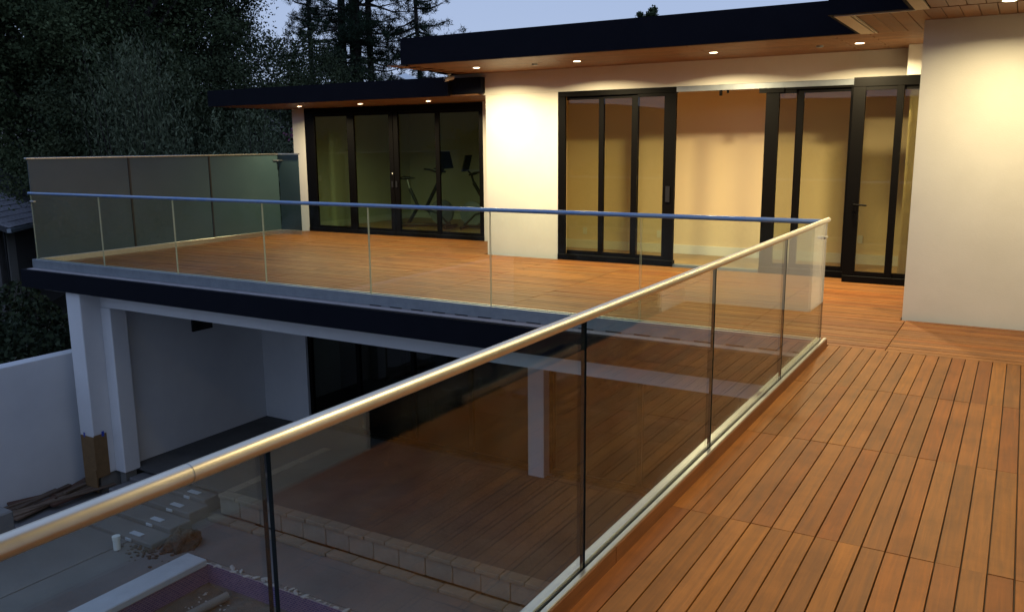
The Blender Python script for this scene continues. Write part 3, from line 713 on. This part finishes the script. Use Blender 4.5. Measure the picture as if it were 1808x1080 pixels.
# ------------------------------------------------------------------ exercise bikes in the wing
def bike(loc, rz, label, sc_=1.0):
    t = empty('exercise_bike', loc, rz); t.scale = (sc_,) * 3; tag(t, label, 'exercise bike', 'exercise bikes')
    b = bmesh.new(); tube(b, [(-.55, -.25, .04), (-.55, .25, .04)], .035, 10); tube(b, [(.6, -.28, .04), (.6, .28, .04)], .035, 10); tube(b, [(-.55, 0, .05), (.6, 0, .07)], .04, 10)
    tube(b, [(-.35, 0, .06), (-.1, 0, .42), (.35, 0, .30), (.58, 0, .08)], .038, 10); tube(b, [(-.1, 0, .42), (-.28, 0, .78)], .032, 10); tube(b, [(.05, 0, .36), (.38, 0, .95)], .036, 10)
    obj('frame', b, PLASTIC_B, t)
    b = bmesh.new(); tube(b, [(.42, -.03, .32), (.42, .03, .32)], .25, 28); obj('flywheel', b, SHOEG, t)
    b = bmesh.new(); tube(b, [(-.28, 0, .76), (-.33, 0, .97)], .018, 10); obj('seat_post', b, SHOE, t)
    b = bmesh.new(); tube(b, [(-.48, 0, .985), (-.38, 0, 1.0), (-.25, 0, .995), (-.16, 0, .98)], [.05, .09, .045, .022], 12)
    for v in b.verts: v.co.z = .985 + (v.co.z - .985) * .45
    obj('saddle', b, PLASTIC_B, t)
    b = bmesh.new(); tube(b, [(.38, 0, .95), (.42, 0, 1.10)], .022, 10); tube(b, [(.30, -.24, 1.16), (.42, -.2, 1.11), (.42, .2, 1.11), (.30, .24, 1.16)], .018, 8); tube(b, [(.16, -.22, 1.17), (.30, -.24, 1.16)], .018, 8); tube(b, [(.16, .22, 1.17), (.30, .24, 1.16)], .018, 8)
    obj('handlebar', b, PLASTIC_B, t)
    b = bmesh.new(); ab(b, -.015, .015, -.27, .27, -.17, .17, 0, .006)
    o = obj('screen', b, PLASTIC_B, t, (.52, 0, 1.34), (0, R(-14), 0))
    b = bmesh.new(); tube(b, [(.42, 0, 1.1), (.54, 0, 1.25)], .02, 8); obj('screen_arm', b, PLASTIC_B, t)
    for s in (-1, 1):
        b = bmesh.new(); tube(b, [(.02, s * .07, .36), (.02 + s * .13, s * .08, .36 - s * .1)], .013, 8); ab(b, .0 + s * .13 - .03, .0 + s * .13 + .07, s * .08 if s > 0 else -.17, .17 if s > 0 else s * .08, .35 - s * .1, .37 - s * .1)
        obj('pedal', b, PLASTIC_B, t)
    return t
bike((-10.82, 14.5, .01), R(10), 'dark exercise bike with tilted screen behind the middle door panels', 1.05)
bike((-9.35, 14.9, .01), R(200), 'second dark exercise bike partly hidden by the bright wall')

# ------------------------------------------------------------------ foliage
def cards(name, C, S, D, asp, m, parent=None, seed=0, spiky=False, tone=None):
    """C centres, S sizes, D directions (n,3): one diamond (or needle triangle) per leaf"""
    rg = np.random.default_rng(seed)
    n = len(C)
    D = D / (np.linalg.norm(D, axis=1, keepdims=True) + 1e-9)
    A = rg.normal(size=(n, 3)); A -= D * (A * D).sum(1, keepdims=True); A /= (np.linalg.norm(A, axis=1, keepdims=True) + 1e-9)
    S = S[:, None]
    if spiky:
        V = np.stack([C - A * S * asp, C + A * S * asp, C + D * S], 1); k = 3
    else:
        V = np.stack([C - D * S * .5, C + A * S * asp, C + D * S * .5, C - A * S * asp], 1); k = 4
    V = V.reshape(-1, 3)
    me = bpy.data.meshes.new(name)
    me.vertices.add(n * k); me.vertices.foreach_set('co', V.astype(np.float32).ravel())
    me.loops.add(n * k); me.loops.foreach_set('vertex_index', np.arange(n * k, dtype=np.int32))
    me.polygons.add(n); me.polygons.foreach_set('loop_start', np.arange(0, n * k, k, dtype=np.int32))
    a = me.attributes.new('rnd', 'FLOAT', 'FACE'); a.data.foreach_set('value', (rg.random(n) if tone is None else .3 * rg.random(n) + .7 * tone).astype(np.float32))
    me.update(calc_edges=True)
    o = obj(name, me, m, parent)
    return o

def broad_tree(name, base, height, spread, label, group, leafm=None, nclump=150, per=240, leaf=.16, seed=1, z0=.18, lean=(0, 0), cat='tree'):
    rg = np.random.default_rng(seed)
    t = empty(name, base); tag(t, label, cat, group)
    b = bmesh.new()
    th = height * .55
    tube(b, [(0, 0, -.3), (lean[0] * .3, lean[1] * .3, th * .4), (lean[0], lean[1], th)], [height * .026, height * .02, height * .011], 10)
    cl = []
    per = int(per * .75)
    for i in range(int(nclump * 1.6)):
        u = rg.normal(size=3); u /= np.linalg.norm(u); r = rg.random() ** .33
        zc = height * (z0 + 1) / 2; hz = height * (1 - z0) / 2
        lump = 1 + .22 * math.sin(u[0] * 5 + seed) * math.cos(u[1] * 4 + u[2] * 5 + seed)
        cl.append(np.array([u[0] * spread * r * lump + lean[0], u[1] * spread * r * lump + lean[1], zc + u[2] * hz * r * lump]))
    for c in cl[::6]:
        h0 = min(th, max(height * .15, c[2] * .6))
        s = Vector((lean[0] * h0 / th, lean[1] * h0 / th, h0)); e = Vector(c)
        tube(b, [s, s.lerp(e, .5) + Vector((0, 0, -.03 * height)), e], [height * .008, height * .005, height * .002], 5, False)
    obj('trunk', b, BARK, t)
    C = []; D = []; T = []
    for c in cl:
        k = int(per * rg.uniform(.5, 1.4)); sg = spread * rg.uniform(.055, .115); T.append(np.full(k, rg.random() ** 1.5))
        p = rg.normal(size=(k, 3)) * sg * np.array([1, 1, .75]) + c
        C.append(p); D.append(rg.normal(size=(k, 3)) + np.array([0, 0, -.3]))
    C = np.concatenate(C); D = np.concatenate(D)
    cards('crown', C, rg.uniform(.6, 1.3, len(C)) * leaf, D, .34, leafm or LEAF_DARK, t, seed, tone=np.concatenate(T))
    return t

def wispy(name, base, height, spread, label, seed, n=90, leafm=None, cat='shrub'):
    """upright feathery sprays of narrow silvery leaves"""
    rg = np.random.default_rng(seed)
    t = empty(name, base); tag(t, label, cat, 'silvery shrubs behind the terrace')
    b = bmesh.new(); C = []; D = []
    for i in range(n):
        a = rg.random() * 6.283; r = spread * rg.random() ** .6; top = height * rg.uniform(.35, 1)
        p0 = np.array([r * .35 * math.cos(a), r * .35 * math.sin(a), top * .25]); p2 = np.array([r * math.cos(a), r * math.sin(a), top])
        p1 = (p0 + p2) / 2 + rg.normal(size=3) * .1
        if i % 3 == 0: tube(b, [(0, 0, 0), p0, p1, p2], [.05, .03, .015, .005], 5, False)
        k = 190; s = rg.random(k) ** .8
        q = p0 * (1 - s)[:, None] ** 2 + 2 * p1 * ((1 - s) * s)[:, None] + p2 * (s ** 2)[:, None]
        C.append(q + rg.normal(size=(k, 3)) * (.16 + .2 * (1 - s))[:, None]); D.append((p2 - p0)[None] * .35 + rg.normal(size=(k, 3)) * .9)
    obj('trunk', b, BARK, t)
    C = np.concatenate(C); D = np.concatenate(D)
    cards('crown', C, rg.uniform(.09, .19, len(C)), D, .15, leafm or LEAF_OLIVE, t, seed)
    return t

def pine(base, height, label, seed, r=.28, bl=3.4, first=.2):
    rg = np.random.default_rng(seed)
    t = empty('pine_tree', base); tag(t, label, 'pine tree', 'pines behind the low wing')
    b = bmesh.new(); sway = rg.normal(size=2) * .25
    tube(b, [(0, 0, -.3), (sway[0] * .4, sway[1] * .4, height * .4), (sway[0], sway[1], height * .75), (0, 0, height)], [r, r * .8, r * .45, r * .1], 10)
    C = []; D = []
    z = height * first
    while z < height * .98:
        for q in range(rg.integers(1, 4)):
            a = rg.random() * 6.283; L_ = bl * (1.05 - (z / height) ** 2.2 * .75) * rg.uniform(.45, 1.1)
            tip = np.array([L_ * math.cos(a), L_ * math.sin(a), rg.uniform(-.25, .3) * L_])
            s = z / height; o = np.array([sway[0] * s, sway[1] * s, z])
            mid = o + tip * .5 + np.array([0, 0, -.08 * L_])
            tube(b, [o, mid, o + tip], [.07, .045, .015], 5, False)
            nb = int(2 + L_ * 2.0)
            for _ in range(nb):
                f = rg.uniform(.35, 1.05)
                c = o + tip * f + rg.normal(size=3) * np.array([.38, .38, .22]) * (.5 + f * .6)
                if _ % 2 == 0: tube(b, [o + tip * min(f, 1) * .92, c], [.018, .008], 4, False)
                k = 64
                d = rg.normal(size=(k, 3)) + np.array([0, 0, .5])
                C.append(np.repeat(c[None], k, 0) + rg.normal(size=(k, 3)) * .10); D.append(d)
        z += rg.uniform(.28, .55)
    obj('trunk', b, BARK, t)
    C = np.concatenate(C); D = np.concatenate(D)
    cards('crown', C, rg.uniform(.16, .30, len(C)), D, .07, LEAF_PINE, t, seed, True)
    return t

PG = 'pines behind the low wing'
pine((-33.8, 38.0, -3), 26, 'tall pine with the left one of three bare trunks above the low roof', 11, .30)
pine((-32.8, 38.0, -3), 27, 'tall pine with the thickest middle trunk above the low roof', 12, .40)
pine((-32.6, 39.2, -3), 25, 'tall pine whose slim trunk stands nearest the upper roof corner', 13, .24)
pine((-38.9, 41.0, -3), 20, 'thinner pine at the edge of the dark trees', 14, .22, 3.2, .3)
pine((-29.9, 40.5, -3), 19, 'pine half hidden by the upper roof corner', 15, .2, 3.0, .4)

BG = 'dark broadleaf trees on the left'
broad_tree('shade_tree', (-34.8, 26.0, -3.4), 19, 5.4, 'huge dark tree directly left of the pines', BG, LEAF_DEEP, 270, 620, .13, 21)
broad_tree('shade_tree', (-30.5, 20.0, -3.4), 16, 4.6, 'dark tree behind the middle of the privacy screen', BG, LEAF_DARK, 220, 480, .13, 22)
broad_tree('shade_tree', (-38, 23, -3.4), 20, 5.5, 'tall dark tree standing furthest back on the left', BG, LEAF_DARK, 170, 330, .15, 23)
broad_tree('shade_tree', (-33, 14.0, -3.4), 17, 4.6, 'airy tree at the left frame edge with sky showing through', BG, LEAF_DARK, 70, 210, .12, 24, .42)
broad_tree('shade_tree', (-25.5, 23.5, -3.4), 9.5, 4.2, 'lower bushy tree behind the right half of the screen', BG, LEAF_DEEP, 130, 420, .11, 25, .05)
broad_tree('shade_tree', (-24.5, 17.6, -3.4), 8.0, 3.2, 'lower bushy tree above the left end of the screen', BG, LEAF_DEEP, 110, 420, .11, 26, .05)
broad_tree('shade_tree', (-28, 30, -3.4), 9.5, 4.5, 'round dark bush tree just left of the low wing', BG, LEAF_DEEP, 120, 420, .11, 27, .05)
wispy('olive_shrub', (-21.5, 15.8, -3.4), 8.4, 1.7, 'tall silvery feathery tree left of the screen centre', 31, 110, cat='tree')
wispy('olive_shrub', (-19.6, 17.6, -3.4), 6.4, 1.3, 'silvery upright shrub behind the screen, below the low roof end', 32, 80)
wispy('olive_shrub', (-18.6, 18.4, -3.4), 5.7, 1.2, 'short silvery shrub nearest the low wing', 33, 60)
broad_tree('blossom_shrub', (-20.0, 21.8, -3.4), 6.6, 1.3, 'shrub with dull pink blossom under the low roof', 'blossom shrubs', LEAF_PINK, 26, 60, .12, 34, .72, cat='shrub')
broad_tree('roof_tree', (-24.2, 60, -2.5), 13.4, 1.5, 'small treetop peeking over the main roof', 'far trees', LEAF_DARK, 110, 230, .18, 35, .7, cat='tree')

# hedge beyond the garden wall
rg = np.random.default_rng(5)
n = 46000
C = np.stack([rg.uniform(-16.8, -12.9, n), rg.uniform(1, 13.5, n), np.zeros(n)], 1)
top = -1.25 + .35 * np.sin(C[:, 1] * 1.3) * np.cos(C[:, 0] * 1.7) + .25 * np.sin(C[:, 1] * 3.1 + C[:, 0] * 2)
C[:, 2] = -3.3 + (top + 3.3) * rg.random(n) ** .35
o = cards('hedge', C, rg.uniform(.06, .13, n), rg.normal(size=(n, 3)), .35, LEAF_HEDGE, None, 5)
tag(o, 'dark dense hedge behind the white garden wall', 'hedge')

# ------------------------------------------------------------------ neighbour house
nh = empty('neighbour_house', (-25.5, 13.9, -.55), math.atan2(.75, -.65))
tag(nh, 'small neighbouring house with grey shingled roof at the left frame edge', 'house')
# local: +X along the eave, +Y (left of it) is uphill towards the ridge
b = bmesh.new(); ab(b, .3, 9, .45, 7, -4.0, -.12); obj('wall', b, mat('neighbour_wall', (.10, .095, .09), .9), nh)
b = bmesh.new(); ab(b, .9, 1.5, .40, .449, -3.6, -.15); obj('door', b, mat('neighbour_door', (.34, .33, .31), .8), nh)
slope = R(24)
rf = bmesh.new()
vs = [(-.1, 0, 0), (9.3, 0, 0), (9.3, 3.6, 3.6 * math.tan(slope)), (-.1, 3.6, 3.6 * math.tan(slope)), (9.3, 7.4, 0), (-.1, 7.4, 0)]
q = [rf.verts.new(v) for v in vs] + [rf.verts.new((v[0], v[1], v[2] - .14)) for v in vs]
for f in ((0, 1, 2, 3), (3, 2, 4, 5), (9, 8, 7, 6), (11, 10, 8, 9), (0, 6, 7, 1), (5, 4, 10, 11), (0, 3, 9, 6), (3, 5, 11, 9), (1, 7, 8, 2), (2, 8, 10, 4)): rf.faces.new([q[i] for i in f])
rfo = obj('roof', rf, mat('roof_felt', (.05, .05, .055), .9), nh)
sh = block_mesh('shingle', .30, .34, .022, ROOFSH, .003)
for r_ in range(13):
    for c in range(15):
        yy = .10 + r_ * .27
        obj('shingle', sh, None, rfo, (c * .31 + .1 + (.155 if r_ % 2 else 0), yy, yy * math.tan(slope) + .012 + rnd.uniform(0, .012)), (slope - .05, 0, rnd.uniform(-.02, .02)))
b = bmesh.new(); ab(b, -.15, 9.3, -.13, -.005, -.14, -.02, 0, .01); obj('gutter', b, SHOEG, nh)
b = bmesh.new(); tube(b, [(.45, .3, -.15), (.45, .3, -3.6)], .04, 8); obj('downpipe', b, PLASTIC_B, nh)
# pale house far on the slope
fh = empty('hillside_house', (-62, 34.5, 1.0), R(25)); tag(fh, 'pale far house glimpsed between the trees at the left edge', 'house')
b = bmesh.new(); ab(b, -4, 4, -3, 3, -4, 2.4); obj('wall', b, mat('far_wall', (.42, .38, .34), .9), fh)
b = bmesh.new(); prism(b, [(-4.4, -3.4), (4.4, -3.4), (4.4, 3.4), (-4.4, 3.4)], 2.41, 2.7); obj('roof', b, ROOFSH, fh)
for x in (-2.6, 0, 2.6): 
    w_ = box('window', x - .5, x + .5, -3.03, -3.001, .2, 1.5, BLACKF, fh); box('pane', x - .42, x + .42, -3.045, -3.031, .28, 1.42, mat('far_pane', (.1, .12, .16), .1), w_)
# trees across the courtyard and behind the camera, seen mirrored in the glass
for i, (x, y, h, s) in enumerate(((-18, -16, 7, 4), (-30, -20, 9, 5), (-45, -14, 10, 6), (-8, -24, 7, 5), (6, -26, 9, 5), (-40, -40, 11, 7), (-20, -45, 10, 7), (5, -50, 12, 7), (-60, -30, 12, 8))):
    broad_tree('garden_tree', (x, y, -3.6), h * .62, s, 'dark tree across the courtyard, mirrored in the door glass', 'trees across the courtyard', LEAF_DEEP, 60, 120, .35, 60 + i, .1)
